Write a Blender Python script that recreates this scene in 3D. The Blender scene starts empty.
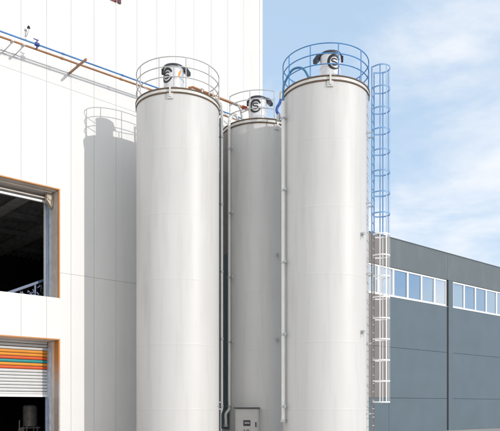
import bpy, math, random
from math import sin, cos, pi, radians as rad, atan2, sqrt
from mathutils import Vector, Matrix
random.seed(7)
S = bpy.context.scene
COL = S.collection

# ------------------------------------------------------------------ helpers
EYE = 1.6
FPX, CX, HZ = 650.0, 250.0, 405.0        # measured from the photograph: focal length, centre and horizon (500 px wide)

class MB:
    """collects shapes and links them as ONE mesh object"""
    def __init__(s): s.v = []; s.f = []; s.sm = []
    def add(s, vs, fs, smooth=False):
        o = len(s.v); s.v += [tuple(p) for p in vs]
        for f in fs: s.f.append(tuple(i + o for i in f)); s.sm.append(smooth)
    def box(s, x0, x1, y0, y1, z0, z1, M=None):
        vs = [Vector(p) for p in ((x0,y0,z0),(x1,y0,z0),(x1,y1,z0),(x0,y1,z0),(x0,y0,z1),(x1,y0,z1),(x1,y1,z1),(x0,y1,z1))]
        if M: vs = [M @ p for p in vs]
        s.add(vs, [(0,3,2,1),(4,5,6,7),(0,1,5,4),(1,2,6,5),(2,3,7,6),(3,0,4,7)])
    def tube(s, pts, r, n=10, closed=False, caps=True):
        pts = [Vector(p) for p in pts]; N = len(pts); rings = []
        up = None
        for i, p in enumerate(pts):
            a = pts[i-1] if (i > 0 or closed) else p
            b = pts[(i+1) % N] if (i < N-1 or closed) else p
            t = (b - a).normalized()
            if up is None:
                up = Vector((0,0,1)) if abs(t.z) < .9 else Vector((1,0,0))
            x = (up - t * up.dot(t)).normalized(); y = t.cross(x); up = x
            rr = r[i] if isinstance(r, (list, tuple)) else r
            if 0 < i < N-1 or closed:
                c = (pts[i]-a).normalized().dot((b-pts[i]).normalized())
                # mitre kept simple: bends are drawn with many points
            rings.append([p + (x*cos(2*pi*k/n) + y*sin(2*pi*k/n))*rr for k in range(n)])
        vs = [q for ring in rings for q in ring]; fs = []
        for i in range(N if closed else N-1):
            j = (i+1) % N
            for k in range(n):
                l = (k+1) % n
                fs.append((i*n+k, i*n+l, j*n+l, j*n+k))
        s.add(vs, fs, True)
        if caps and not closed:
            s.add(rings[0], [tuple(reversed(range(n)))]); s.add(rings[-1], [tuple(range(n))])
    def lathe(s, prof, n=48, c=(0,0), smooth=True, a0=0.0, a1=2*pi):
        full = abs(a1-a0-2*pi) < 1e-6
        m = n if full else n+1
        vs = []
        for (r, z) in prof:
            for k in range(m):
                a = a0 + (a1-a0)*k/n
                vs.append((c[0]+r*sin(a), c[1]-r*cos(a), z))
        fs = []
        for i in range(len(prof)-1):
            for k in range(n):
                l = (k+1) % m
                fs.append((i*m+k, i*m+l, (i+1)*m+l, (i+1)*m+k))
        s.add(vs, fs, smooth)
    def mesh(s, name, sharp=35):
        me = bpy.data.meshes.new(name); me.from_pydata(s.v, [], s.f)
        me.polygons.foreach_set('use_smooth', s.sm); me.update()
        me.set_sharp_from_angle(angle=rad(sharp))
        return me
    def build(s, name, mat, parent=None, loc=(0,0,0), rz=0, sharp=35):
        me = s.mesh(name, sharp)
        if mat: me.materials.append(mat)
        return put(name, me, parent, loc, rz)

def put(name, me, parent=None, loc=(0,0,0), rz=0):
    o = bpy.data.objects.new(name, me); COL.objects.link(o)
    o.location = loc; o.rotation_euler = (0,0,rz)
    if parent: o.parent = parent
    return o
def tag(o, label=None, cat=None, group=None, kind=None):
    for k, v in (('label',label),('category',cat),('group',group),('kind',kind)):
        if v: o[k] = v
    return o
def thing(name, label, cat, loc=(0,0,0), rz=0, group=None):
    return tag(put(name, None, None, loc, rz), label, cat, group)
def arc(pts, n=8):
    """Catmull-Rom through points"""
    P = [Vector(p) for p in pts]; P = [P[0]*2-P[1]] + P + [P[-1]*2-P[-2]]; out = []
    for i in range(1, len(P)-2):
        for k in range(n):
            t = k/n; a,b,c,d = P[i-1:i+3]
            out.append(.5*((2*b)+(c-a)*t+(2*a-5*b+4*c-d)*t*t+(3*b-a-3*c+d)*t**3))
    out.append(P[-2]); return out

# ------------------------------------------------------------------ materials
def nt(name):
    m = bpy.data.materials.new(name); m.use_nodes = True
    t = m.node_tree; b = t.nodes['Principled BSDF']; return m, t, b
def mat(name, col, rough=.5, metal=0, var=.08, scale=3.0, stretch=(1,1,1), bump=0, bscale=40, spec=.5, dirt=None, dirt_amt=0, dscale=1.2, dstretch=(1,1,.12)):
    m, t, b = nt(name); N, L = t.nodes, t.links
    b.inputs['Roughness'].default_value = rough; b.inputs['Metallic'].default_value = metal
    b.inputs['Specular IOR Level'].default_value = spec
    tc = N.new('ShaderNodeTexCoord')
    mp = N.new('ShaderNodeMapping'); mp.inputs['Scale'].default_value = stretch; L.new(tc.outputs['Object'], mp.inputs[0])
    n1 = N.new('ShaderNodeTexNoise'); n1.inputs['Scale'].default_value = scale; n1.inputs['Detail'].default_value = 6; L.new(mp.outputs[0], n1.inputs['Vector'])
    r = N.new('ShaderNodeValToRGB'); L.new(n1.outputs['Fac'], r.inputs[0])
    r.color_ramp.elements[0].position = .3; r.color_ramp.elements[1].position = .7
    r.color_ramp.elements[0].color = [c*(1-var) for c in col] + [1]; r.color_ramp.elements[1].color = [min(1,c*(1+var)) for c in col] + [1]
    out = r.outputs[0]
    if dirt:
        mp2 = N.new('ShaderNodeMapping'); mp2.inputs['Scale'].default_value = dstretch; L.new(tc.outputs['Object'], mp2.inputs[0])
        n2 = N.new('ShaderNodeTexNoise'); n2.inputs['Scale'].default_value = dscale; n2.inputs['Detail'].default_value = 8; n2.inputs['Roughness'].default_value = .65; L.new(mp2.outputs[0], n2.inputs['Vector'])
        r2 = N.new('ShaderNodeValToRGB'); r2.color_ramp.elements[0].position = .5; r2.color_ramp.elements[1].position = .78; L.new(n2.outputs['Fac'], r2.inputs[0])
        mu = N.new('ShaderNodeMath'); mu.operation = 'MULTIPLY'; mu.inputs[1].default_value = dirt_amt; L.new(r2.outputs[0], mu.inputs[0])
        mx = N.new('ShaderNodeMixRGB'); L.new(mu.outputs[0], mx.inputs[0]); L.new(out, mx.inputs[1]); mx.inputs[2].default_value = list(dirt)+[1]; out = mx.outputs[0]
    L.new(out, b.inputs['Base Color'])
    rr = N.new('ShaderNodeMapRange'); L.new(n1.outputs['Fac'], rr.inputs[0]); rr.inputs[3].default_value = max(.02, rough-.07); rr.inputs[4].default_value = min(1, rough+.07); L.new(rr.outputs[0], b.inputs['Roughness'])
    if bump:
        n3 = N.new('ShaderNodeTexNoise'); n3.inputs['Scale'].default_value = bscale; n3.inputs['Detail'].default_value = 4; L.new(tc.outputs['Object'], n3.inputs['Vector'])
        bp = N.new('ShaderNodeBump'); bp.inputs['Strength'].default_value = bump; bp.inputs['Distance'].default_value = .02; L.new(n3.outputs['Fac'], bp.inputs['Height']); L.new(bp.outputs[0], b.inputs['Normal'])
    return m

def orange_to_beige(name, c1, c2):
    """orange paint that blends into beige towards the foot of the lower door"""
    m, t, b = nt(name); N, L = t.nodes, t.links; b.inputs['Roughness'].default_value = .5
    tc = N.new('ShaderNodeTexCoord'); sp = N.new('ShaderNodeSeparateXYZ'); L.new(tc.outputs['Object'], sp.inputs[0])
    n = N.new('ShaderNodeTexNoise'); n.inputs['Scale'].default_value = 7; n.inputs['Detail'].default_value = 6; L.new(tc.outputs['Object'], n.inputs['Vector'])
    a = N.new('ShaderNodeMath'); a.operation = 'ADD'; L.new(sp.outputs[2], a.inputs[0]); L.new(n.outputs['Fac'], a.inputs[1])
    r = N.new('ShaderNodeMapRange'); L.new(a.outputs[0], r.inputs[0]); r.inputs[1].default_value = 2.7; r.inputs[2].default_value = 3.9
    mx = N.new('ShaderNodeMixRGB'); L.new(r.outputs[0], mx.inputs[0]); mx.inputs[1].default_value = c2+(1,); mx.inputs[2].default_value = c1+(1,)
    v = N.new('ShaderNodeMixRGB'); v.blend_type = 'MULTIPLY'; v.inputs[0].default_value = .5; L.new(mx.outputs[0], v.inputs[1]); L.new(n.outputs['Fac'], v.inputs[2]); 
    g_ = N.new('ShaderNodeGamma'); L.new(v.outputs[0], g_.inputs[0]); g_.inputs[1].default_value = .9
    L.new(g_.outputs[0], b.inputs['Base Color']); return m
M = {}
M['silo']   = mat('silo_paint', (.63,.625,.615), .45, var=.035, spec=.46, scale=.8, stretch=(1,1,.35), bump=.10, bscale=1.3, dirt=(.42,.39,.35), dirt_amt=.34, dscale=3.2, dstretch=(1,1,.09))
M['rim_w']  = mat('rim_paint', (.70,.70,.68), .45, dirt=(.3,.22,.15), dirt_amt=.5, dscale=3, dstretch=(1,1,1))
M['rim_b']  = mat('rim_sealant', (.13,.085,.055), .7, var=.3, scale=2.0, dirt=(.36,.17,.05), dirt_amt=.8, dscale=.8, dstretch=(1,1,1))
M['roof']   = mat('roof_paint', (.55,.55,.54), .6)
M['galv']   = mat('galvanised_steel', (.52,.53,.54), .42, metal=.35, var=.12, scale=9)
M['rail_g'] = mat('pale_rail_paint', (.50,.50,.50), .5, var=.1)
M['blue']   = mat('blue_rail_paint', (.08,.26,.56), .4, var=.15, scale=4)
M['bluel']  = mat('pale_blue_ladder_paint', (.17,.35,.62), .45, var=.18, scale=3, dirt=(.4,.42,.45), dirt_amt=.5, dscale=3)
M['white']  = mat('white_paint', (.80,.80,.80), .4, var=.04)
M['pipe_w'] = mat('white_pipe_paint', (.78,.78,.76), .35, var=.05, dirt=(.4,.38,.33), dirt_amt=.3)
M['cable']  = mat('black_cable', (.03,.03,.035), .6)
M['filter'] = mat('filter_steel', (.72,.72,.74), .28, metal=.25, var=.06, scale=6)
M['navy']   = mat('navy_hood', (.035,.042,.068), .35, var=.3, dirt=(.14,.09,.06), dirt_amt=.7, dscale=3, dstretch=(1,1,1))
M['black']  = mat('black_paint', (.015,.015,.018), .45)
M['orange'] = mat('orange_pipe_paint', (.37,.16,.055), .4, var=.22, scale=2, dirt=(.17,.09,.05), dirt_amt=.9, dscale=.9, dstretch=(1,1,1))
M['bluep']  = mat('blue_pipe_paint', (.06,.22,.52), .35, var=.2)
M['red']    = mat('red_coupling', (.50,.07,.03), .4)
M['teal']   = mat('teal_hose', (.06,.22,.40), .4)
M['bhose']  = mat('blue_hose_rubber', (.03,.11,.42), .35)
M['wall']   = mat('white_cladding', (.735,.73,.722), .5, var=.02, scale=.5, dirt=(.55,.54,.51), dirt_amt=.22, dscale=1.0, dstretch=(1,1,.08))
M['joint']  = mat('joint_shadow_gap', (.70,.70,.70), .8)
M['trim']   = mat('corner_flashing', (.74,.74,.74), .45)
M['orangef']= orange_to_beige('orange_frame', (.64,.24,.045), (.50,.44,.39))
M['jamb']   = mat('jamb_beige', (.66,.585,.52), .6, var=.1)
M['rail_s'] = mat('guide_rail_steel', (.52,.62,.76), .35, metal=.2, var=.15, scale=5)
M['slat']   = mat('slat_grey', (.66,.67,.67), .4, var=.04, dirt=(.35,.35,.34), dirt_amt=.3, dstretch=(.4,1,1))
M['slat_o'] = mat('slat_orange', (.80,.30,.02), .4, var=.06)
M['slat_r'] = mat('slat_red', (.72,.10,.015), .4, var=.06)
M['slat_t'] = mat('slat_teal', (.02,.28,.29), .4, var=.06)
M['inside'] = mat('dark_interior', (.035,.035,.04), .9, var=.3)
M['ceil']   = mat('interior_deck', (.36,.36,.37), .7, var=.25, scale=1.5)
M['beam']   = mat('interior_beam', (.50,.50,.51), .6, var=.2)
M['beige']  = mat('beige_bracket', (.52,.45,.35), .5, var=.12)
M['gclad']  = mat('grey_cladding', (.118,.146,.158), .55, var=.05, scale=.8, bump=.06, bscale=9, dirt=(.20,.22,.235), dirt_amt=.5, dscale=.7, dstretch=(1,1,.3))
M['bclad']  = mat('blue_grey_cladding', (.102,.144,.176), .55, var=.06, scale=.8, bump=.06, bscale=9, dirt=(.12,.155,.185), dirt_amt=.55, dscale=.6, dstretch=(1,1,.35))
M['brown']  = mat('brown_grey_cladding', (.20,.185,.178), .65, var=.08, scale=1.2)
M['gpier']  = mat('pier_cladding', (.105,.142,.172), .55, var=.05)
M['gdark']  = mat('dark_joint', (.02,.025,.03), .7)
M['cap']    = mat('parapet_flashing', (.13,.14,.15), .4, metal=.3)
M['frame']  = mat('window_frame_white', (.80,.81,.82), .4, var=.03)
M['cab']    = mat('cabinet_grey', (.47,.465,.45), .45, var=.05, dirt=(.4,.39,.37), dirt_amt=.3)
M['screen'] = mat('display_glass', (.02,.022,.026), .15)
M['yard']   = mat('yard_concrete', (.45,.43,.40), .85, var=.15, scale=.6, bump=.3, bscale=30, dirt=(.3,.29,.27), dirt_amt=.5, dscale=.25, dstretch=(1,1,1))
M['land']   = mat('far_ground', (.16,.17,.13), .9, var=.25, scale=.02)
M['drum']   = mat('drum_steel', (.55,.53,.50), .45, metal=.1, var=.2)
M['belt']   = mat('conveyor_blue', (.07,.11,.21), .4, var=.3, scale=8)
M['scrap']  = mat('machine_parts', (.035,.05,.085), .35, metal=.5, var=.5, scale=10)

def glass(name, tint):
    m, t, b = nt(name); N, L = t.nodes, t.links
    b.inputs['Base Color'].default_value = tint + (1,); b.inputs['Metallic'].default_value = .75
    b.inputs['Roughness'].default_value = .04
    tc = N.new('ShaderNodeTexCoord'); n3 = N.new('ShaderNodeTexNoise'); n3.inputs['Scale'].default_value = .9; L.new(tc.outputs['Object'], n3.inputs['Vector'])
    bp = N.new('ShaderNodeBump'); bp.inputs['Strength'].default_value = .12; bp.inputs['Distance'].default_value = .05; L.new(n3.outputs['Fac'], bp.inputs['Height']); L.new(bp.outputs[0], b.inputs['Normal'])
    return m
M['pane']  = glass('window_pane', (.30,.43,.58))
M['pane2'] = glass('window_pane_cloud_tint', (.62,.68,.74))  # tints differ from pane to pane to imitate clouds reflected in the glass
M['pane3'] = glass('window_pane_deep', (.21,.34,.52))
M['pane4'] = glass('window_pane_pale', (.40,.52,.64))

# ------------------------------------------------------------------ world, sun
SUN_AZ, SUN_EL = rad(55), rad(15.5)       # the sun stands behind the camera, to the right
w = bpy.data.worlds.new('World'); S.world = w; w.use_nodes = True
T = w.node_tree; N, L = T.nodes, T.links
bg = N['Background']
sky = N.new('ShaderNodeTexSky'); sky.sky_type = 'NISHITA'; sky.sun_disc = False
sky.sun_elevation = SUN_EL; sky.sun_rotation = pi - SUN_AZ; sky.air_density = 1.0; sky.dust_density = .6; sky.ozone_density = 1.6
tc = N.new('ShaderNodeTexCoord')
sep = N.new('ShaderNodeSeparateXYZ'); L.new(tc.outputs['Generated'], sep.inputs[0])
# wispy clouds on a flat layer overhead: direction projected on the cloud deck
mz = N.new('ShaderNodeMath'); mz.operation = 'MAXIMUM'; mz.inputs[1].default_value = .0; L.new(sep.outputs[2], mz.inputs[0])
az = N.new('ShaderNodeMath'); az.operation = 'ADD'; az.inputs[1].default_value = .22; L.new(mz.outputs[0], az.inputs[0])
dx = N.new('ShaderNodeMath'); dx.operation = 'DIVIDE'; L.new(sep.outputs[0], dx.inputs[0]); L.new(az.outputs[0], dx.inputs[1])
dy = N.new('ShaderNodeMath'); dy.operation = 'DIVIDE'; L.new(sep.outputs[1], dy.inputs[0]); L.new(az.outputs[0], dy.inputs[1])
cmb = N.new('ShaderNodeCombineXYZ'); L.new(dx.outputs[0], cmb.inputs[0]); L.new(dy.outputs[0], cmb.inputs[1])
mp = N.new('ShaderNodeMapping'); mp.inputs['Location'].default_value = (3.1, .4, 0); mp.inputs['Rotation'].default_value = (0,0,rad(24)); mp.inputs['Scale'].default_value = (.95,1.15,1); L.new(cmb.outputs[0], mp.inputs[0])
no = N.new('ShaderNodeTexNoise'); no.inputs['Scale'].default_value = 1.6; no.inputs['Detail'].default_value = 9; no.inputs['Roughness'].default_value = .60; no.inputs['Distortion'].default_value = .3; L.new(mp.outputs[0], no.inputs['Vector'])
# more cloud towards the horizon
hz = N.new('ShaderNodeMapRange'); L.new(sep.outputs[2], hz.inputs[0]); hz.inputs[1].default_value = .12; hz.inputs[2].default_value = .50; hz.inputs[3].default_value = .155; hz.inputs[4].default_value = -.06
ad = N.new('ShaderNodeMath'); ad.operation = 'ADD'; L.new(no.outputs['Fac'], ad.inputs[0]); L.new(hz.outputs[0], ad.inputs[1])
cr = N.new('ShaderNodeMapRange'); cr.interpolation_type = 'SMOOTHSTEP'; bk = N.new('ShaderNodeMapRange'); bk.interpolation_type = 'SMOOTHSTEP'; L.new(sep.outputs[1], bk.inputs[0]); bk.inputs[1].default_value = .05; bk.inputs[2].default_value = -.55; bk.inputs[3].default_value = 0; bk.inputs[4].default_value = 1
ab = N.new('ShaderNodeMath'); ab.operation = 'MULTIPLY_ADD'; L.new(bk.outputs[0], ab.inputs[0]); ab.inputs[1].default_value = .32; L.new(ad.outputs[0], ab.inputs[2])      # unseen bright cloud bank behind the camera, added as neutral fill light
L.new(ab.outputs[0], cr.inputs[0]); cr.inputs[1].default_value = .40; cr.inputs[2].default_value = .72; cr.inputs[3].default_value = .04; cr.inputs[4].default_value = .88
mix = N.new('ShaderNodeMixRGB'); L.new(cr.outputs[0], mix.inputs[0]); L.new(sky.outputs[0], mix.inputs[1]); cc = N.new('ShaderNodeMixRGB'); L.new(bk.outputs[0], cc.inputs[0]); cc.inputs[1].default_value = (6.8,6.85,7.0,1); cc.inputs[2].default_value = (8.7,8.6,8.55,1); L.new(cc.outputs[0], mix.inputs[2])
veil = N.new('ShaderNodeMixRGB'); veil.inputs[0].default_value = .66; L.new(sky.outputs[0], veil.inputs[1]); veil.inputs[2].default_value = (4.3,5.75,7.5,1)
L.new(veil.outputs[0], mix.inputs[1])
L.new(mix.outputs[0], bg.inputs[0]); bg.inputs[1].default_value = .15

sd = bpy.data.lights.new('sun', 'SUN'); sd.energy = 2.0; sd.angle = rad(.5); sd.color = (1,.96,.905)
so = bpy.data.objects.new('sun', sd); COL.objects.link(so); so.location = (20,-15,20)
so.rotation_euler = Vector((-sin(SUN_AZ)*cos(SUN_EL), cos(SUN_AZ)*cos(SUN_EL), -sin(SUN_EL))).to_track_quat('-Z','Y').to_euler()

cd = bpy.data.cameras.new('camera'); cam = bpy.data.objects.new('camera', cd); COL.objects.link(cam)
cam.location = (0,0,EYE); cam.rotation_euler = (pi/2,0,0)
cd.sensor_width = 36; cd.lens = 36*FPX/500; cd.shift_y = (HZ-215.5)/500; cd.clip_end = 5000; S.camera = cam
S.view_settings.view_transform = 'Standard'; S.view_settings.look = 'None'; S.view_settings.gamma = 1; S.view_settings.exposure = 0.0
S.view_settings.use_curve_mapping = False

# ------------------------------------------------------------------ ground
g = MB(); n = 24; R0 = 3000
g.add([(R0*cos(2*pi*k/n), R0*sin(2*pi*k/n), -.02) for k in range(n)], [tuple(range(n))])
tag(g.build('terrain', M['land']), kind='structure')
g = MB(); g.add([(-60,-40,0),(80,-40,0),(80,90,0),(-60,90,0)], [(0,1,2,3)])
tag(g.build('ground', M['yard']), kind='structure')
g = MB(); g.lathe([(0,.12),(3.2,.12)], 4, smooth=False)
pad = MB(); pad.box(-4.6,5.0,20.6,28.4,-.05,.10)
tag(pad.build('concrete_base', M['yard'], rz=0), kind='structure')
BASE = .10

# ------------------------------------------------------------------ silos
R, RIM = 1.5, 12.48
def pol(th, r, z=0):
    a = rad(th); return Vector((r*sin(a), -r*cos(a), z))

def make_silo(px, half, label, rail_mat, rail_r, post0, rail_spans, filt, flap, emb_th, lug_th, pipe, sensors, extra=None):
    Y = FPX*R/half; X = (px-CX)/FPX*Y
    yaw = -atan2(X, Y)
    t = thing('silo', label, 'silo', (X,Y,BASE), yaw, 'storage silos in front of the white warehouse')
    Z = lambda z: z-BASE
    # shell: plate courses with faint weld beads
    s = MB(); prof = [(R+.10,0),(R+.10,.03),(R+.004,.03)]
    z = .08
    zs = [2.25*k+1.35 for k in range(0,5)]
    for zz in zs:
        prof += [(R,zz-.06),(R,zz-.025),(R+.0022,zz-.008),(R+.0022,zz+.008),(R,zz+.025),(R,zz+.06)]
    prof += [(R, Z(RIM)-.17)]
    s.lathe(prof, 128); s.build('shell', M['silo'], t, sharp=60)
    # rim: dark lip, pale band, rusty drip edge
    b = MB(); b.lathe([(R,Z(RIM)-.19),(R+.028,Z(RIM)-.185),(R+.028,Z(RIM)-.145),(R+.018,Z(RIM)-.14)], 128); b.build('drip_edge', M['rim_b'], t)
    b = MB(); b.lathe([(R+.018,Z(RIM)-.14),(R+.022,Z(RIM)-.135),(R+.022,Z(RIM)-.05),(R+.018,Z(RIM)-.045)], 128); rim = b.build('rim', M['rim_w'], t)
    b = MB(); b.lathe([(R+.018,Z(RIM)-.045),(R+.04,Z(RIM)-.04),(R+.04,Z(RIM)),(R-.05,Z(RIM))], 128); b.build('rim_lip', M['rim_b'], t)
    b = MB(); b.lathe([(R-.05,Z(RIM)),(.4,Z(RIM)+.10),(0.0,Z(RIM)+.11)], 64); b.build('roof', M['roof'], t)
    # guard rail
    rr = R+.0; g = MB()
    for (a0,a1) in rail_spans:
        full = a1-a0 >= 359.9; nn = max(6,int((a1-a0)/5))
        for h in (.38,.73,1.07):
            pts = [pol(a0+(a1-a0)*k/nn, rr, Z(RIM)+h) for k in range(nn if full else nn+1)]
            g.tube(pts, rail_r, 8, closed=full)
    gr = g.build('guard_rail', rail_mat, t)
    th = post0; done = []
    while th < post0+359:
        if any(a0-.5 <= th+o <= a1+.5 for (a0,a1) in rail_spans for o in (0,-360,360)):
            p = MB(); q = pol(th, rr, 0)
            p.tube([q+Vector((0,0,Z(RIM)-.01)), q+Vector((0,0,Z(RIM)+1.07))], rail_r*1.05, 8)
            foot = Matrix.Translation(pol(th, rr-.03, Z(RIM)+.01)) @ Matrix.Rotation(rad(th),4,'Z')
            p.box(-.05,.05,-.04,.04,0,.015,foot)
            p.build('post', rail_mat, gr)
        th += 36
    # lifting lug on the front of the rim
    for i, lt in enumerate(lug_th):
        Ml = Matrix.Rotation(rad(lt),4,'Z'); p = MB()
        p.box(-.10,.10,-R-.045,-R-.001,Z(RIM)-.38,Z(RIM)-.20,Ml); p.box(-.03,.03,-R-.085,-R-.045,Z(RIM)-.33,Z(RIM)+.16,Ml)
        p.build('lifting_lug', M['rim_w'], t)
    # vent filter on the roof
    fx, fy = filt; fr = .355; zb, zt = Z(RIM)+.03, Z(RIM)+1.01
    f = MB(); f.lathe([(fr+.06,zb),(fr+.06,zb+.05),(fr,zb+.05),(fr,zb+.5),(fr+.012,zb+.51),(fr+.012,zb+.56),(fr,zb+.57),(fr,zt)], 40, (fx,fy))
    fo = f.build('vent_filter', M['filter'], t)
    c = MB(); c.lathe([(fr+.002,zt-.035),(fr+.03,zt-.04),(fr+.035,zt+.0),(fr+.02,zt+.03),(fr-.07,zt+.075),(fr-.14,zt+.085),(0,zt+.09)], 40, (fx,fy)); c.build('hood', M['navy'], fo)
    # hood spout: wedge that droops from the hood's side
    sgn = flap; p = MB()
    def wedge(sg, out, down, wd):
        a = [(fx+sg*(fr-.12),zt+.085),(fx+sg*(fr+out*.45),zt+.03),(fx+sg*(fr+out),zt-down),(fx+sg*(fr+out*.55),zt-down-.03),(fx+sg*(fr+.005),zt-.06)]
        vs = [(x,fy-wd,zz) for x,zz in a]+[(x,fy+wd,zz) for x,zz in a]; k = len(a)
        fs = [tuple(range(k)), tuple(range(2*k-1,k-1,-1))]+[(i,i+k,(i+1)%k+k,(i+1)%k) for i in range(k)]
        if sg < 0: fs = [tuple(reversed(q)) for q in fs]
        p.add(vs, fs)
    wedge(sgn, .24, .15, .13); p.build('spout', M['navy'], fo)
    p = MB(); p.box(fx-sgn*(fr+.04)-.035, fx-sgn*(fr+.04)+.035, fy-.05, fy+.05, zt-.20, zt-.02); p.build('clamp', M['black'], fo)
    # emblem: ring with a curved stroke, wrapped on the filter's body
    e = MB(); ez = zb+.62
    def stroke(pts, w, th0=emb_th):
        n_ = len(pts); vs = []
        for i,(u,v) in enumerate(pts):
            a = pts[max(0,i-1)]; b_ = pts[min(n_-1,i+1)]; d = Vector((b_[0]-a[0], b_[1]-a[1])); d.normalize(); nx,ny = -d.y,d.x
            ww = w[i] if isinstance(w, list) else w
            for (su,rad_) in ((-1,fr+.002),(1,fr+.002),(1,fr+.016),(-1,fr+.016)):
                uu, vv = u+nx*ww*su, v+ny*ww*su; aa = rad(th0)+uu/fr
                vs.append((fx+rad_*sin(aa), fy-rad_*cos(aa), ez+vv))
        fs = []
        for i in range(n_-1):
            for k in range(4):
                l = (k+1)%4; fs.append((i*4+k, i*4+l, i*4+4+l, i*4+4+k))
        fs += [(0,1,2,3),(n_*4-1,n_*4-2,n_*4-3,n_*4-4)]
        e.add(vs, fs)
    ring = [(.205*cos(rad(a)), .225*sin(rad(a))) for a in range(25,336,10)]
    stroke(ring, [.018+.026*abs(sin(rad(a*.5+20))) for a in range(25,336,10)])
    stroke([(.10*cos(rad(a))-.0, .055+.055*sin(rad(a))) for a in range(20,281,20)], .018)
    stroke([(.10*cos(rad(a))-.0, -.055+.055*sin(rad(a))) for a in range(90,-171,-20)], .018)
    e.build('emblem', M['black'], fo)
    # fill pipe with brackets
    th, pr, prad, zlo, zhi, jog, top = pipe
    pts = [pol(th, pr, zhi), pol(th, pr, 1.66)]
    if jog: pts += [pol(th, pr, 1.36), pol(th, pr, 1.15)+Vector((jog,-.02,0)), pol(th, pr, .9)+Vector((jog,-.02,0)), pol(th, pr, zlo)+Vector((jog,-.02,0))]
    else: pts += [pol(th,pr,zlo)]
    pts = pts[:1]+arc(pts[1:], 5) if len(pts) > 2 else pts
    over = arc([pol(th,pr,zhi), pol(th,pr,zhi+.22), pol(th,pr-.10,zhi+.42)] + top, 6) if top else []
    q = MB(); q.tube(list(reversed(over))[:-1]+pts, prad, 12); pp = q.build('fill_pipe', M['pipe_w'], t)
    q = MB(); e_ = Vector(pts[-1]); q.tube([e_+Vector((0,0,.0)), e_+Vector((0,0,-.09))], prad*1.55, 14); q.build('coupling', M['galv'], pp)
    for k in range(5):
        zz = 1.45+2.48*k
        br = MB(); Mb = Matrix.Rotation(rad(th),4,'Z')
        br.box(-.02,.02,-pr,-R+.002,zz-.02,zz+.02,Mb)
        c0 = pol(th,pr,zz); br.lathe([(prad+.004,zz-.035),(prad+.02,zz-.03),(prad+.02,zz+.03),(prad+.004,zz+.035)], 14, (c0.x,c0.y))
        br.box(.02,.20,-pr-.03,-pr+.0,zz-.018,zz+.018,Mb)
        br.tube([Mb@Vector((.20,-pr-.015,zz-.05)),Mb@Vector((.20,-pr-.015,zz+.05))], .03, 8)
        br.build('pipe_bracket', M['galv'], pp)
    for (sth, sz) in sensors:
        q = MB(); Mb = Matrix.Rotation(rad(sth),4,'Z')
        q.box(-.05,.05,-R-.03,-R+.002,sz-.06,sz+.06,Mb)
        q.tube([Mb@Vector((0,-R-.02,sz)),Mb@Vector((0,-R-.09,sz))], .035, 12)
        q.box(-.06,.04,-R-.12,-R-.085,sz-.02,sz+.07,Mb)
        q.tube([Mb@Vector((-.05,-R-.10,sz-.02)),Mb@Vector((-.055,-R-.09,sz-.16))], .012, 6)
        q.build('level_sensor', M['galv'], t)
    return t, Z

RIMH = RIM-BASE
silo1, Z = make_silo(178, 41.0, 'white silo with pale grey railing, nearest to the roller shutter doors', M['rail_g'], .017, 10.5, [(0,360)],
    (-.15,-.75), 1, -42, [-10], (90,1.60,.052,.45,12.25,-.07,[pol(88,1.35,RIMH+.40),pol(86,1.15,RIMH+.02)]), [(150,7.2)])
silo2, _ = make_silo(259.5, 37.3, 'silo in the shade of the others, behind the grey control cabinet', M['rail_g'], .017, -50+36*0, [(-50,22),(58,255)],
    (-.07,-.75), 1, -14, [26], (-46,1.62,.055,.75,12.2,-.13,[pol(-46,1.3,RIMH+.40),pol(-44,1.05,RIMH+.03)]), [(26,7.2),(26,3.98)])
silo3, _ = make_silo(325.5, 42.5, 'white silo with bright blue railing and a tall caged ladder', M['blue'], .0185, 16.5, [(0,360)],
    (.17,-.75), -1, 22, [6], (-63,1.62,.065,1.0,11.95,0,[]), [(54,7.25),(54,3.95)])

def flank(z0, z1, m, lab):  # dark strips that stand in for the shade on silo 2's left side
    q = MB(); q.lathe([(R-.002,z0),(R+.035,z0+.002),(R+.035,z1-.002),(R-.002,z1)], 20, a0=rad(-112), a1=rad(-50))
    o = q.build('flank_shade', m, silo2); o['label'] = lab
M['fl1'] = mat('flank_shade_grey', (.19,.175,.17), .5, var=.2, dirt=(.2,.18,.17), dirt_amt=.5)
M['fl2'] = mat('flank_shade_teal', (.055,.105,.12), .45, var=.2, dirt=(.08,.12,.13), dirt_amt=.5)
flank(.55, 7.4, M['fl2'], 'dark teal lower strip painted as shade on the flank'); flank(7.402, RIMH-.22, M['fl1'], 'dark brown grey upper strip painted as shade on the flank')
# cables strapped beside silo 1's pipe
q = MB(); q.tube(arc([pol(84,1.535,12.0),pol(84,1.535,9),pol(84.6,1.535,6),pol(84,1.535,3),pol(84,1.535,1.5),pol(82.5,1.535,1.1),pol(83,1.535,.4)],8), .022, 8)
cb = q.build('cable', M['cable'], silo1)
for zz in (1.6,1.35,1.1,.9,.7):
    q = MB(); c0 = pol(83.5,1.54,0); q.lathe([(.024,zz-.02),(.032,zz-.018),(.032,zz+.018),(.024,zz+.02)],10,(c0.x,c0.y)); q.build('cable_tie', M['white'], cb)
q = MB(); a0 = pol(70,1.5,1.45); q.tube([pol(70,1.515,1.45),pol(83,1.53,1.45)], .012, 6); q.build('cable_clip', M['galv'], silo1)
q = MB(); c0 = pol(37,1.40,0); q.lathe([(.03,RIMH-.0),(.03,RIMH+.16),(.05,RIMH+.165),(.05,RIMH+.20),(0,RIMH+.215)],14,(c0.x,c0.y)); q.build('vent_stub', M['galv'], silo1)
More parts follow.
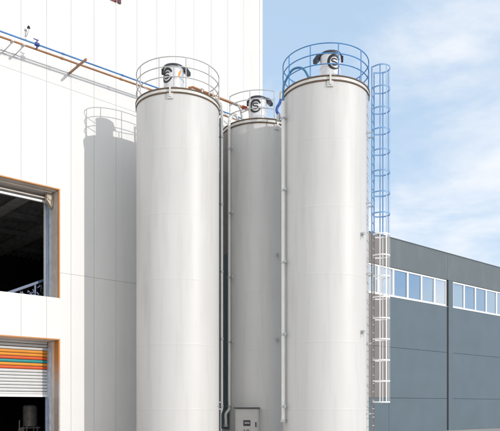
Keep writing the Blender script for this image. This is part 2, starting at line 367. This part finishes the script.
# orange mark on silo 1's filter
fil1 = [o for o in silo1.children if o.name.startswith('vent_filter')][0]
e = MB(); fx, fy, fr = -.15,-.75,.355
vs = []
for (u,v) in ((.05,.55),(.10,.55),(.20,.80),(.14,.80),(.09,.72)):
    vs.append((fx+(fr+.003)*sin(u/fr+.25), fy-(fr+.003)*cos(u/fr+.25), RIMH+.03+v))
vs += [(fx+(p[0]-fx)*1.03, fy+(p[1]-fy)*1.03, p[2]) for p in vs[:5]]
e.add(vs, [(4,3,2,1,0),(5,6,7,8,9)]+[(i,(i+1)%5,(i+1)%5+5,i+5) for i in range(5)])
e.build('orange_mark', M['slat_o'], fil1)

# ladder of silo 3: stiles, rungs, cage
LT, LR, LW = 76.0, R+.17, .22
Ml = Matrix.Rotation(rad(LT),4,'Z')        # local: x along the rungs, -y outward
ZS = 7.35
def lad(x, y, z): return Ml @ Vector((x, -y, z))
def section(z0, z1, m, nm):
    q = MB()
    for s_ in (-1,1):
        q.box(s_*LW-.012, s_*LW+.012, -LR-.02, -LR+.02, z0, z1, Ml)
    return q.build(nm, m, silo3)
TOPZ = RIMH+.66
lo = section(.25, ZS, M['brown'], 'ladder'); lo.name = 'ladder'
hi = section(ZS+.002, TOPZ, M['bluel'], 'ladder')
lo['label'] = 'lower run of the ladder in dull brown grey'; hi['label'] = 'upper run of the ladder in blue'
q = MB(); q.tube([lad(-LW,LR,0),lad(LW,LR,0)], .014, 8); rung_lo = q.mesh('rung'); rung_lo.materials.append(M['jamb'])
rung_hi = rung_lo.copy(); rung_hi.materials.clear(); rung_hi.materials.append(M['bluel'])
z = .5
while z < RIMH+.02:
    put('rung', rung_lo if z < ZS else rung_hi, lo if z < ZS else hi, (0,0,z)); z += .29
for zz in (1.2,3.6,6.0,8.4,10.8):
    for s_ in (-1,1):
        q = MB(); q.box(s_*LW-.02, s_*LW+.02, -LR-.0, -R*cos(LW/R)+.03, zz-.02, zz+.02, Ml)
        q.build('ladder_bracket', M['galv'], lo if zz < ZS else hi)
# cage
CR = .30
def hoop_pts():
    pts = [(-LW, LR+.02)]
    c = LR+.28
    for k in range(17):
        a = rad(-200+ k*(220/16)); 
    out = []
    for k in range(19):
        a = rad(205 - k*(230/18)); out.append((CR*cos(a), c+CR*sin(a)))
    return [(-LW,LR+.03)] + out + [(LW,LR+.03)]
HP = hoop_pts()
def hoop_mesh(m):
    q = MB(); n_ = len(HP); vs = []
    for i,(x,y) in enumerate(HP):
        a = HP[max(0,i-1)]; b_ = HP[min(n_-1,i+1)]; d = Vector((b_[0]-a[0],b_[1]-a[1])).normalized(); nx,ny = -d.y,d.x
        for (o_,zz) in ((-.005,-.022),(.005,-.022),(.005,.022),(-.005,.022)):
            vs.append(lad(x+nx*o_, y+ny*o_, zz))
    fs = [(i*4+k, i*4+(k+1)%4, i*4+4+(k+1)%4, i*4+4+k) for i in range(n_-1) for k in range(4)]
    fs += [(0,1,2,3),(n_*4-1,n_*4-2,n_*4-3,n_*4-4)]
    q.add(vs, fs); me = q.mesh('hoop'); me.materials.append(m); return me
hw, hb = hoop_mesh(M['white']), hoop_mesh(M['bluel'])
CB = 1.70-BASE; nh = 17; step = (TOPZ-.02-CB)/(nh-1)
def cage(z0, z1, m, lab):
    q = MB(); c = LR+.28
    ang = (178,134,90,46,2)
    a = rad(90); q.box(CR*cos(a)-.02, CR*cos(a)+.02, -(c+CR*sin(a))-.003+.011, -(c+CR*sin(a))+.003+.011, z0, z1, Ml)
    o = q.build('ladder_cage', m, silo3); o['label'] = lab
    for d in ang:
        if d == 90: continue
        a = rad(d); q = MB()
        Mr = Ml @ Matrix.Translation((CR*cos(a)*.975, -(c+CR*sin(a)*.975), 0)) @ Matrix.Rotation(-a+pi/2,4,'Z')
        q.box(-.02,.02,-.003,.003,z0,z1,Mr); q.build('strap', m, o)
    return o
cl = cage(CB-.03, ZS, M['white'], 'lower run of the safety cage in white')
ch = cage(ZS+.002, TOPZ+.01, M['bluel'], 'upper run of the safety cage in blue')
for k in range(nh):
    z = CB+k*step; put('hoop', hw if z < ZS else hb, cl if z < ZS else ch, (0,0,z))
# teal hose arching over silo 3's roof from the fill pipe
q = MB(); q.tube(arc([pol(-63,1.62,11.9),pol(-63,1.62,12.35),pol(-62,1.56,12.62),pol(-52,1.42,12.95),pol(-36,1.30,12.88),pol(-25,1.22,12.45)],8), .038, 10)
q.build('roof_hose', M['teal'], silo3)

# ------------------------------------------------------------------ control cabinet
t = thing('control_cabinet', 'grey control cabinet with small dark display at the foot of the shaded silo', 'cabinet', ((247-CX)/FPX*24.25, 24.25, BASE), 0)
hz_ = 1.50-BASE
q = MB(); q.box(-.44,.44,.02,.40,.08,hz_-.03); q.build('body', M['cab'], t)
q = MB(); q.box(-.405,.395,-.008,.019,.14,hz_-.055); d_ = q.build('door', M['cab'], t)
q = MB(); q.box(-.50,.49,-.07,.42,hz_-.028,hz_+.004); q.build('canopy', M['gdark'], t)
q = MB(); q.box(-.46,.46,.03,.39,0,.078); q.build('plinth', M['gdark'], t)
q = MB(); q.box(-.135,.125,-.022,-.008,hz_-.68,hz_-.47); ds = q.build('display', M['screen'], d_)
q = MB()
for k in range(4): q.box(-.09+.05*k,-.055+.05*k,-.0245,-.0225,hz_-.60,hz_-.56)
q.box(-.09,.09,-.0245,-.0225,hz_-.545,hz_-.535); q.build('readout', M['galv'], d_)
q = MB(); q.box(.31,.35,-.035,-.008,hz_-.72,hz_-.54); q.build('handle', M['black'], d_)
q = MB()
for x in (-.10,-.0,.06): q.tube([(x,-.022,hz_-.84),(x,-.0082,hz_-.84)], .022, 12)
q.build('push_button', M['black'], d_)

# ------------------------------------------------------------------ white warehouse
W0 = Vector((-6.25,24.47,0)); WA = atan2(.665,.7469)
U = Vector((cos(WA),sin(WA),0)); NRM = Vector((sin(WA),-cos(WA),0))
wh = thing('white_warehouse', 'tall white panel clad warehouse with two big door openings on the left', 'warehouse', W0, WA)
XL, XR, HT = -14.0, 9.12, 24.0
OX0, OX1 = -5.4, -.96
holes = [(OX0,OX1,0.0,4.02),(OX0,OX1,5.52,9.52)]
jx = [-2.416+.945*k for k in range(-12,12)]; jx = [x for x in jx if XL+.2 < x < XR-.4]
jz = [6.45,13.3,20.9]
xs = sorted(set([XL,XR-.16]+jx+[OX0,OX1])); zs = sorted(set([0,HT]+jz+[h for q in holes for h in q[2:]]))
q = MB(); GA = .0055
for i in range(len(xs)-1):
    for k in range(len(zs)-1):
        x0,x1,z0,z1 = xs[i],xs[i+1],zs[k],zs[k+1]
        if any(a<=x0 and x1<=b and c<=z0 and z1<=d for a,b,c,d in holes): continue
        a,b = x0+(GA if x0 in jx else 0), x1-(GA if x1 in jx else 0)
        c,d = z0+(GA if z0 in jz else 0), z1-(GA if z1 in jz else 0)
        q.box(a,b,0,.05,c,d)
q.build('wall', M['wall'], wh)
q = MB()                                     # backing behind the panel joints
for i in range(len(xs)-1):
    for k in range(len(zs)-1):
        x0,x1,z0,z1 = xs[i],xs[i+1],zs[k],zs[k+1]
        if any(a<=x0 and x1<=b and c<=z0 and z1<=d for a,b,c,d in holes): continue
        q.box(x0,x1,.02,.048,z0,z1)
q.build('joint_backing', M['joint'], wh)
q = MB(); q.box(XR-.155,XR+.02,-.02,.30,0,HT); q.build('corner_trim', M['trim'], wh)
q = MB(); q.box(XR-.2,XR,.305,26,0,HT); q.build('side_wall', M['wall'], wh)
q = MB(); q.box(XL,XL+.2,.06,26,0,HT); q.build('side_wall', M['wall'], wh)
q = MB(); q.box(XL+.21,XR-.21,25.8,26,0,HT); q.build('back_wall', M['wall'], wh)
q = MB(); q.box(XL+.21,XR-.21,.31,25.79,HT-.5,HT-.2); q.build('roof', M['roof'], wh)
# rooms behind the doors
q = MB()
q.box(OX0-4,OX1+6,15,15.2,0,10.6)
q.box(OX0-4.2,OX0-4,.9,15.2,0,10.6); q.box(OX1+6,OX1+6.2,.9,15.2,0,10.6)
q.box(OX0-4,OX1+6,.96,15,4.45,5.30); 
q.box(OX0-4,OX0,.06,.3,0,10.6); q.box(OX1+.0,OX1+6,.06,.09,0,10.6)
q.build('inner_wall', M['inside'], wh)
q = MB(); q.box(OX0-4,OX1+6,.98,15,10.35,10.6)
x = OX0-4
while x < OX1+5.8: q.box(x,x+.12,.98,15,10.27,10.349); x += .30
q.build('inner_ceiling', M['ceil'], wh)
for x in (-4.25,-1.42,1.4):
    q = MB(); q.box(x,x+.52,1.15,14.8,9.78,9.81); q.box(x+.23,x+.29,1.15,14.8,9.81,10.26); q.build('ceiling_beam', M['beam'], wh)
for yy in (3.4,6.4,9.4,12.4):
    q = MB(); q.box(OX0-4,OX1+6,yy-.09,yy+.09,10.02,10.05); q.box(OX0-4,OX1+6,yy-.02,yy+.02,10.05,10.26); q.build('ceiling_beam', M['ceil'], wh)
q = MB(); q.box(OX0-4,OX1+6,.97,14.9,5.302,5.312); q.build('inner_floor', M['yard'], wh)
q = MB(); q.box(OX0-4,OX1+6,.95,15,-.0,.012); q.build('inner_floor', M['yard'], wh)
# door surrounds
RD = 1.05
for (zb,zt,low) in ((0,4.02,True),(5.52,9.52,False)):
    q = MB()
    q.box(OX1-.055,OX1-.002,-.015,.06,zb,zt-.046); q.box(OX0,OX1-.002,-.015,.06,zt-.045,zt-.002)
    if low: q.box(OX1-.055,OX1-.002,.062,.36,zb,zt-.056)
    fr_ = q.build('door_frame', M['orangef'], wh)
    q = MB(); q.box(OX1-.05 if not low else OX1-.05,OX1,.064 if not low else .363,RD,zb,zt-.06)
    q.box(OX0,OX1-.06,.064,RD,zt-.05,zt)
    q.box(OX0-.05,OX0,.064,RD,zb,zt)
    if not low: q.box(OX0,OX1-.06,.052,RD,zb-.06,zb-.002)
    q.build('jamb', M['jamb'], fr_)
    q = MB()
    gx = OX1-.05
    q.box(gx-.07,gx-.004,RD-.42,RD-.30,zb,zt-.28); q.box(gx-.07,gx-.004,RD-.09,RD-.0,zb,zt-.28); q.box(gx-.035,gx-.004,RD-.30,RD-.12,zb,zt-.28)
    q.build('guide_rail', M['rail_s'], fr_)
    if low:
        q = MB(); q.box(gx-.09,gx-.071,RD-.08,RD-.02,zb,zt-.28); q.build('rail_seal', M['black'], fr_)
    else:
        q = MB(); q.box(gx-.12,gx-.071,RD-.10,RD-.02,zb,zt-.28); q.build('rail_seal', M['white'], fr_)
# lower shutter curtain
SY = RD-.13; gx = OX1-.05
sh = MB(); so_, sr_, st_ = MB(), MB(), MB()
z = 1.99; pitch = .118; k = 0
bands = [(3.04,3.155,'o2'),]
sl = {'g':MB(),'o':MB(),'r':MB(),'t':MB()}
while z < 3.98:
    zm = z+pitch/2
    key = 'g'
    if 2.97 < zm < 3.09: key = 'r'
    elif 3.09 < zm < 3.21: key = 'o'
    elif 3.21 < zm < 3.33: key = 't'
    elif 3.33 < zm < 3.44: key = 'r'
    elif 3.44 < zm < 3.60: key = 'o'
    y0 = SY
    prof = [(0,.0),(-.006,.012),(-.020,.03),(-.024,.055),(-.020,.080),(-.006,.098),(.004,.099)]
    vs = [(OX0+.02,y0+a,z+b) for a,b in prof]+[(gx-.03,y0+a,z+b) for a,b in prof]; m_ = len(prof)
    sl[key].add(vs, [(i,i+m_,i+m_+1,i+1) for i in range(m_-1)], True)
    z += pitch
cur = sl['g'].build('shutter_curtain', M['slat'], wh, sharp=60)
sl['o'].build('orange_stripe', M['slat_o'], cur, sharp=60); sl['r'].build('red_stripe', M['slat_r'], cur, sharp=60); sl['t'].build('teal_stripe', M['slat_t'], cur, sharp=60)
q = MB(); q.box(OX0+.02,gx-.03,SY-.03,SY+.03,1.90,1.988); q.build('bottom_bar', M['white'], cur)
# curtain back plate so that slats are not paper thin
q = MB(); q.box(OX0+.02,gx-.03,SY+.005,SY+.012,1.99,4.0); q.build('slat_backing', M['gdark'], cur)
# upper door: rolled-up shutter, its bottom bar and end bracket
q = MB(); q.tube([(OX0+.05,SY+.10,9.36),(gx-.16,SY+.10,9.36)], .155, 24); ru = q.build('rolled_shutter', M['ceil'], wh)
q = MB(); q.box(OX0+.02,gx-.13,RD-.34,RD-.28,9.135,9.21); q.build('bottom_bar', M['white'], ru)
q = MB(); q.box(OX0+.02,gx-.13,RD-.44,RD-.41,9.26,9.31); q.box(OX0+.02,gx-.13,.30,.33,9.40,9.44); q.build('lintel_trim', M['jamb'], ru)
q = MB()
a = [(gx-.24,9.42),(gx-.02,9.42),(gx-.02,9.02),(gx-.07,8.90),(gx-.12,8.98),(gx-.26,9.18)]
vs = [(x,RD-.62,zz) for x,zz in a]+[(x,RD-.43,zz) for x,zz in a]; k = len(a)
q.add(vs,[tuple(range(k)),tuple(range(2*k-1,k-1,-1))]+[(i,i+k,(i+1)%k+k,(i+1)%k) for i in range(k)])
q.tube([(gx-.15,RD-.66,9.25),(gx-.15,RD-.615,9.25)], .08, 16)
q.build('roller_bracket', M['beige'], ru)

def wl(t_, p, z): return W0 + U*t_ + NRM*p + Vector((0,0,z))
def on_wall(px, py, p=0):
    r = (px-CX)/FPX; b = W0+NRM*p
    t_ = (r*b.y-b.x)/(U.x-r*U.y); Y = b.y+U.y*t_
    return t_, EYE+(HZ-py)/FPX*Y

# sign lettering high on the wall (its lower tips show at the picture's top edge)
def sgn(px, py, w_, h_, m, slant=0):
    t_, z_ = on_wall(px, py); q = MB()
    vs = [(t_-w_,-.06,z_),(t_+w_,-.06,z_),(t_+w_+slant,-.06,z_+h_),(t_-w_+slant,-.06,z_+h_)]; vs += [(x,-.003,z) for x,y,z in vs]
    q.add(vs,[(0,1,2,3),(7,6,5,4),(0,4,5,1),(1,5,6,2),(2,6,7,3),(3,7,4,0)]); return q
sg = thing('wall_sign', 'red and dark lettering high up on the white wall', 'sign', W0, WA)
M['sred'] = mat('sign_red', (.55,.08,.04), .4); M['sdark'] = mat('sign_maroon', (.10,.015,.03), .4)
sgn(111.5,.4,.10,1.1,M['sred'],-.55).build('letter_stroke', M['sred'], sg)
sgn(114.8,1.9,.055,1.2,M['sdark']).build('letter_stroke', M['sdark'], sg)
sgn(118.9,3.6,.065,1.2,M['sdark']).build('letter_stroke', M['sdark'], sg)

# small lamp on the wall
t_, z_ = on_wall(27,33,.1)
t = thing('wall_lamp', 'small grey lamp arm on the white wall above the blue pipe', 'lamp', wl(t_,0,z_), WA)
q = MB(); q.box(-.03,.03,-.02,0,-.18,.16); q.build('back_plate', M['galv'], t)
q = MB(); q.tube(arc([(0,-.02,-.10),(.0,-.12,-.05),(.03,-.17,.08),(.03,-.17,.16)],6), .014, 8); q.build('arm', M['galv'], t)
q = MB(); q.lathe([(0,.24),(.03,.23),(.055,.17),(.055,.15),(0,.15)],16,(.03,-.17)); q.build('lamp_shade', M['gdark'], t)

# ------------------------------------------------------------------ pipes along the wall
def wall_pipe(name, label, p, a, b, r, m, tend, cat='pipe'):
    t0,z0 = on_wall(a[0],a[1],p); t1,z1 = on_wall(b[0],b[1],p); sl_ = (z1-z0)/(t1-t0)
    zf = lambda tt: z0+(tt-t0)*sl_
    o = thing(name, label, cat, wl(t0,p,z0), WA)
    q = MB(); pts = [(tt-t0,0,zf(tt)-z0) for tt in (-8.0,-4,0,3,tend)]
    e = Vector(pts[-1]); pts = pts[:-1]+[tuple(e-Vector((.3,0,0)))]
    q.tube(pts+arc([pts[-1],tuple(e-Vector((.08,0,.03))),tuple(e+Vector((0,0,-.15))),tuple(e+Vector((0,0,-1.6)))],5)[1:], r, 12); q.build('pipe', m, o)
    for tt in (-6,-3.6,-1.2,1.2,3.6):
        c = MB(); pt = Vector((tt-t0,0,zf(tt)-z0)); c.tube([pt-Vector((.05,0,0)),pt+Vector((.05,0,0))], r*1.3, 12); c.build('pipe_joint', m, o)
    return o, zf, t0
orp, zo, to0 = wall_pipe('wall_pipe','long orange pipe carried below the blue one along the white wall', .66, (0,36.5),(137,84.8), .034, M['orange'], 7.15)
blp, zb_, tb0 = wall_pipe('wall_pipe','long blue pipe with a valve along the white wall', .76, (0,31),(137,80.5), .028, M['bluep'], 7.3)
# valve
tv,_ = on_wall(37,44,.76); c = MB(); pt = Vector((tv-tb0,0,zb_(tv)-zb_(tb0)))
c.tube([pt-Vector((.07,0,0)),pt+Vector((.07,0,0))], .065, 12); c.tube([pt+Vector((0,0,.04)),pt+Vector((0,0,.15))], .02, 8); c.box(pt.x-.12,pt.x+.06,pt.y-.015,pt.y+.015,pt.z+.145,pt.z+.17); c.tube([pt-Vector((0,0,.04)),pt-Vector((0,0,.13))], .03, 8)
M['nvalve'] = mat('valve_blue', (.02,.05,.25), .4); c.build('valve', M['nvalve'], blp)
# brackets that carry the pipes
def bracket(px, py, ln, m, label, r=.03):
    tt, _ = on_wall(px, py); zz = zo(tt)-.085
    o = thing('pipe_support', label, 'bracket', wl(tt,0,zz), WA, 'brackets carrying the wall pipes')
    q = MB(); q.box(-r,r,-ln,-.012,-r,r); q.build('arm', m, o)
    q = MB(); q.box(-.08,.08,-.0115,-.001,-.14,.14); q.build('wall_plate', M['galv'], o)
    for p in (.66,.76):
        q = MB(); q.tube([(0,-p-.0,r),(0,-p,r+.03)], .05, 10); q.build('saddle', M['galv'], o)
bracket(69.4,69.2,1.32,M['orange'],'rusty orange bracket arm jutting far out from the white wall')
bracket(4,45,.86,M['galv'],'short grey bracket arm at the left end of the wall pipes', .013)
bracket(15,48.5,.86,M['galv'],'short grey bracket arm just left of the blue valve', .013)

# conveying pipe from silo to silo at roof level
def P(px, py, Y): return Vector(((px-CX)/FPX*Y, Y, EYE+(HZ-py)/FPX*Y))
A, B = P(190,86.5,24.3), P(243.5,107.5,25.45)
o = thing('roof_pipe', 'orange pipe crossing from one silo roof to the shaded silo', 'pipe', A, 0)
d_ = B-A
q = MB(); q.tube(arc([(-.12,.1,-.75),(-.12,.08,-.3),(-.04,.02,-.04)],5)+[Vector((.1,.01,-.02)) , d_*.5, d_], .045, 12); q.build('pipe', M['orange'], o)
q = MB(); q.tube([d_-d_.normalized()*.05, d_+d_.normalized()*.13], .075, 14); q.build('coupling', M['red'], o)
q = MB(); e_ = d_+d_.normalized()*.12; q.tube(arc([e_, e_+Vector((.10,0,-.03)), e_+Vector((.22,-.05,.0))],5), .05, 10); q.build('nozzle', M['galv'], o)
A2 = P(233,103.5,25.2)
o = thing('drain_hose', 'grey curved hose dropping from the orange roof pipe', 'hose', A2, 0)
q = MB(); q.tube(arc([(0,0,0),P(237.5,104.5,25.2)-A2,P(240.5,110,25.2)-A2,P(242,118,25.2)-A2,P(242.3,122,25.2)-A2],6), .04, 10); q.build('hose', M['rail_g'], o)
q = MB(); c0 = P(243,113,25.2)-A2; q.tube([c0-Vector((.12,0,0)),c0+Vector((.16,0,.10))], .022, 8); q.build('lever', M['rail_g'], o)
# blue hose hanging between silo 3 and silo 2
A3 = P(281,99,24.0)
o = thing('blue_hose', 'short bright blue hose looping between two silo tops', 'hose', A3, 0)
q = MB(); q.tube(arc([(0,0,0),P(279.8,103,24)-A3,P(277.2,107.5,24)-A3,P(276.9,111.5,24)-A3,P(278.8,114.5,24)-A3],7), .055, 10); q.build('hose', M['bhose'], o)
q = MB(); q.tube([P(278.8,114,24)-A3,P(278.6,121,24)-A3], .06, 12); q.tube([P(277,117.5,24)-A3,P(282,117.5,24)-A3], .03, 8); q.build('valve', M['galv'], o)
q = MB(); q.tube([P(281.3,92,24)-A3,P(281,99.5,24)-A3], .065, 12); q.build('coupling', M['galv'], o)

# ------------------------------------------------------------------ things seen inside the doors
def wi(tt, yy, zz): return W0 + U*tt - NRM*yy + Vector((0,0,zz))
o = thing('conveyor', 'blue sloping conveyor in the dark upper doorway', 'conveyor', wi(-1.9,1.15,5.3), WA)
q = MB()
def slope(x0,z0,x1,z1,y0,y1,th):
    vs = [(x0,y0,z0),(x1,y0,z1),(x1,y0,z1+th),(x0,y0,z0+th)]; vs += [(x,y1,z) for x,y,z in [(a[0],0,a[2]) for a in vs]]
    q.add(vs,[(0,1,2,3),(7,6,5,4),(0,4,5,1),(1,5,6,2),(2,6,7,3),(3,7,4,0)])
slope(-1.0,.12,1.7,1.38,0,.06,.10); slope(-1.0,.12,1.7,1.38,.7,.76,.10); q.build('side_rail', M['belt'], o)
q = MB(); slope(-1.0,.10,1.7,1.36,.062,.698,.05); q.build('belt', M['cable'], o)
random.seed(3)
q = MB()
for k in range(110):
    x = random.uniform(-.5,1.15); zt = .16+(x+1)*.467-.12
    if zt < .25: continue
    z_ = random.uniform(.05,zt); a = random.uniform(0,3); l_ = random.uniform(.03,.09)
    q.box(-l_,l_,-.02,.02,-.015,.015, Matrix.Translation((x,random.uniform(-.10,.0),z_)) @ Matrix.Rotation(a,4,'Y'))
q.build('roller_parts', M['scrap'], o)['kind'] = 'stuff'
for x in (-.3,.5,1.2):
    q = MB(); q.box(x-.03,x+.03,.005,.055,0,.16+(x+1)*.467-.05); q.build('leg', M['belt'], o)
o = thing('steel_drum', 'dim steel drum on a stand inside the dark lower doorway', 'drum', wi(.12,5.2,.012), WA)
q = MB(); q.lathe([(0,.66),(.30,.66),(.30,.95),(.312,.96),(.312,.99),(.30,1.0),(.30,1.30),(.312,1.31),(.312,1.34),(.30,1.35),(.30,1.52),(.25,1.58),(0,1.60)],36); q.build('body', M['drum'], o)
q = MB(); q.lathe([(0,1.60),(.06,1.60),(.06,1.66),(0,1.66)],16,(.12,0)); q.build('bung', M['black'], o)
for x in (-.24,.24):
    for y in (-.2,.2):
        q = MB(); q.box(x-.025,x+.025,y-.025,y+.025,0,.655); q.build('leg', M['drum'], o)
q = MB(); q.tube(arc([(-.62,-.35,0),(-.62,-.35,.85),(-.60,-.35,.93)],6), .022, 8); q.tube([(-.60,-.35,.60),(.30,-.35,.60)], .022, 8); q.build('pipework', M['white'], o)
q = MB(); q.box(-.62,-.40,-.34,-.2,.45,.58); q.build('pump', M['drum'], o)

# ------------------------------------------------------------------ grey warehouse on the right
G0 = Vector((7.91,37,0)); GAn = atan2(.655,.7557)
gw = thing('grey_warehouse', 'low dark grey panelled warehouse with a long band of windows', 'warehouse', G0, GAn)
XA, XB = -4.9, 30.0; ZT, WT, WB, J1, J2 = 11.15, 9.47, 7.79, 4.90, 2.0
def clad(name, m, spans, zspans, y0=0.0):
    q = MB()
    for (a,b) in spans:
        for (c,d) in zspans: q.box(a+.008,b-.008,y0,y0+.18,c+.009,d-.009)
    return q.build(name, m, gw)
piers = [6.08+13.2*k for k in range(0,2)]
segs = [(0.0,5.93),(6.56,19.1),(19.73,XB)]
clad('parapet_panel', M['gclad'], [(0.0,6.0),(6.0,19.2),(19.2,XB)], [(WT,ZT)])
clad('wall_panel', M['bclad'], segs, [(0,J2),(J2,J1),(J1,WB)])
clad('end_panel', M['brown'], [(XA,0.0)], [(J2,J1),(J1,WB),(WT,ZT)])
clad('wall_panel', M['bclad'], [(XA,0.0)], [(0,J2)])
for (a,b) in ((6.06,6.56),(19.23,19.73)):
    q = MB(); q.box(a,b,-.035,.15,0,WT-.012); q.build('pier', M['gpier'], gw)
for a in (5.995,19.165):
    q = MB(); q.tube([(a,.02,0),(a,.02,WT-.03)], .05, 10); q.build('downpipe', M['gdark'], gw)
q = MB(); q.box(XA,XB,.12,.24,0,WB-.02); q.box(XA,XB,.12,.24,WT+.005,ZT-.02); q.box(XA,XB,.30,.34,WB-.02,WT+.005); q.build('wall_core', M['gdark'], gw)
q = MB(); q.box(XA-.02,XB,-.03,.26,ZT-.010,ZT+.035); q.build('parapet_cap', M['cap'], gw)
q = MB(); q.box(XA,XA+.2,.245,24,0,ZT-.02); q.box(XB-.2,XB,.245,24,0,ZT-.02); q.box(XA+.21,XB-.21,23.8,24,0,ZT-.02); q.build('side_wall', M['brown'], gw)
q = MB(); q.box(XA+.21,XB-.21,.35,23.79,ZT-.45,ZT-.25); q.build('roof', M['roof'], gw)
def window(a,b,cloud_tint):
    q = MB(); f = .075; y0,y1 = .02,.11
    q.box(a+.002,a+f,y0,y1,WB+.006,WT-.018); q.box(b-f,b-.002,y0,y1,WB+.006,WT-.018); q.box(a+f,b-f,y0,y1,WB+.006,WB+.11); q.box(a+f,b-f,y0,y1,WT-.11,WT-.018)
    fr_ = q.build('window', M['frame'], gw)
    h_=(b-a)/2-f+.004; v_=(WT-WB)/2-.10; q = MB(); q.box(-h_,h_,-.0075,.0075,-v_,v_); q.build('pane', M['pane2'] if cloud_tint else random.choice((M['pane'],M['pane'],M['pane3'],M['pane4'])), fr_, loc=((a+b)/2,.0775,(WB+WT)/2), rz=0).rotation_euler = (random.uniform(-.012,.012),0,random.uniform(-.012,.012))
win = []
e = [-4.88,-3.66,-2.30,-.93,.45,1.83,3.22,4.60,5.90]; win += list(zip(e[:-1],e[1:]))
e = [6.60+1.38*k for k in range(10)]; e[-1] = 19.12; win += list(zip(e[:-1],e[1:]))
e = [19.76+1.28*k for k in range(9)]; win += list(zip(e[:-1],e[1:]))
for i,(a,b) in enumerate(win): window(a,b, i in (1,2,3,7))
q = MB(); q.box(XA,XB,-.02,.018,WB-.012,WB+.004); q.build('sill', M['frame'], gw)

S.render.engine = 'CYCLES'
S.render.resolution_x = 1024; S.render.resolution_y = 883
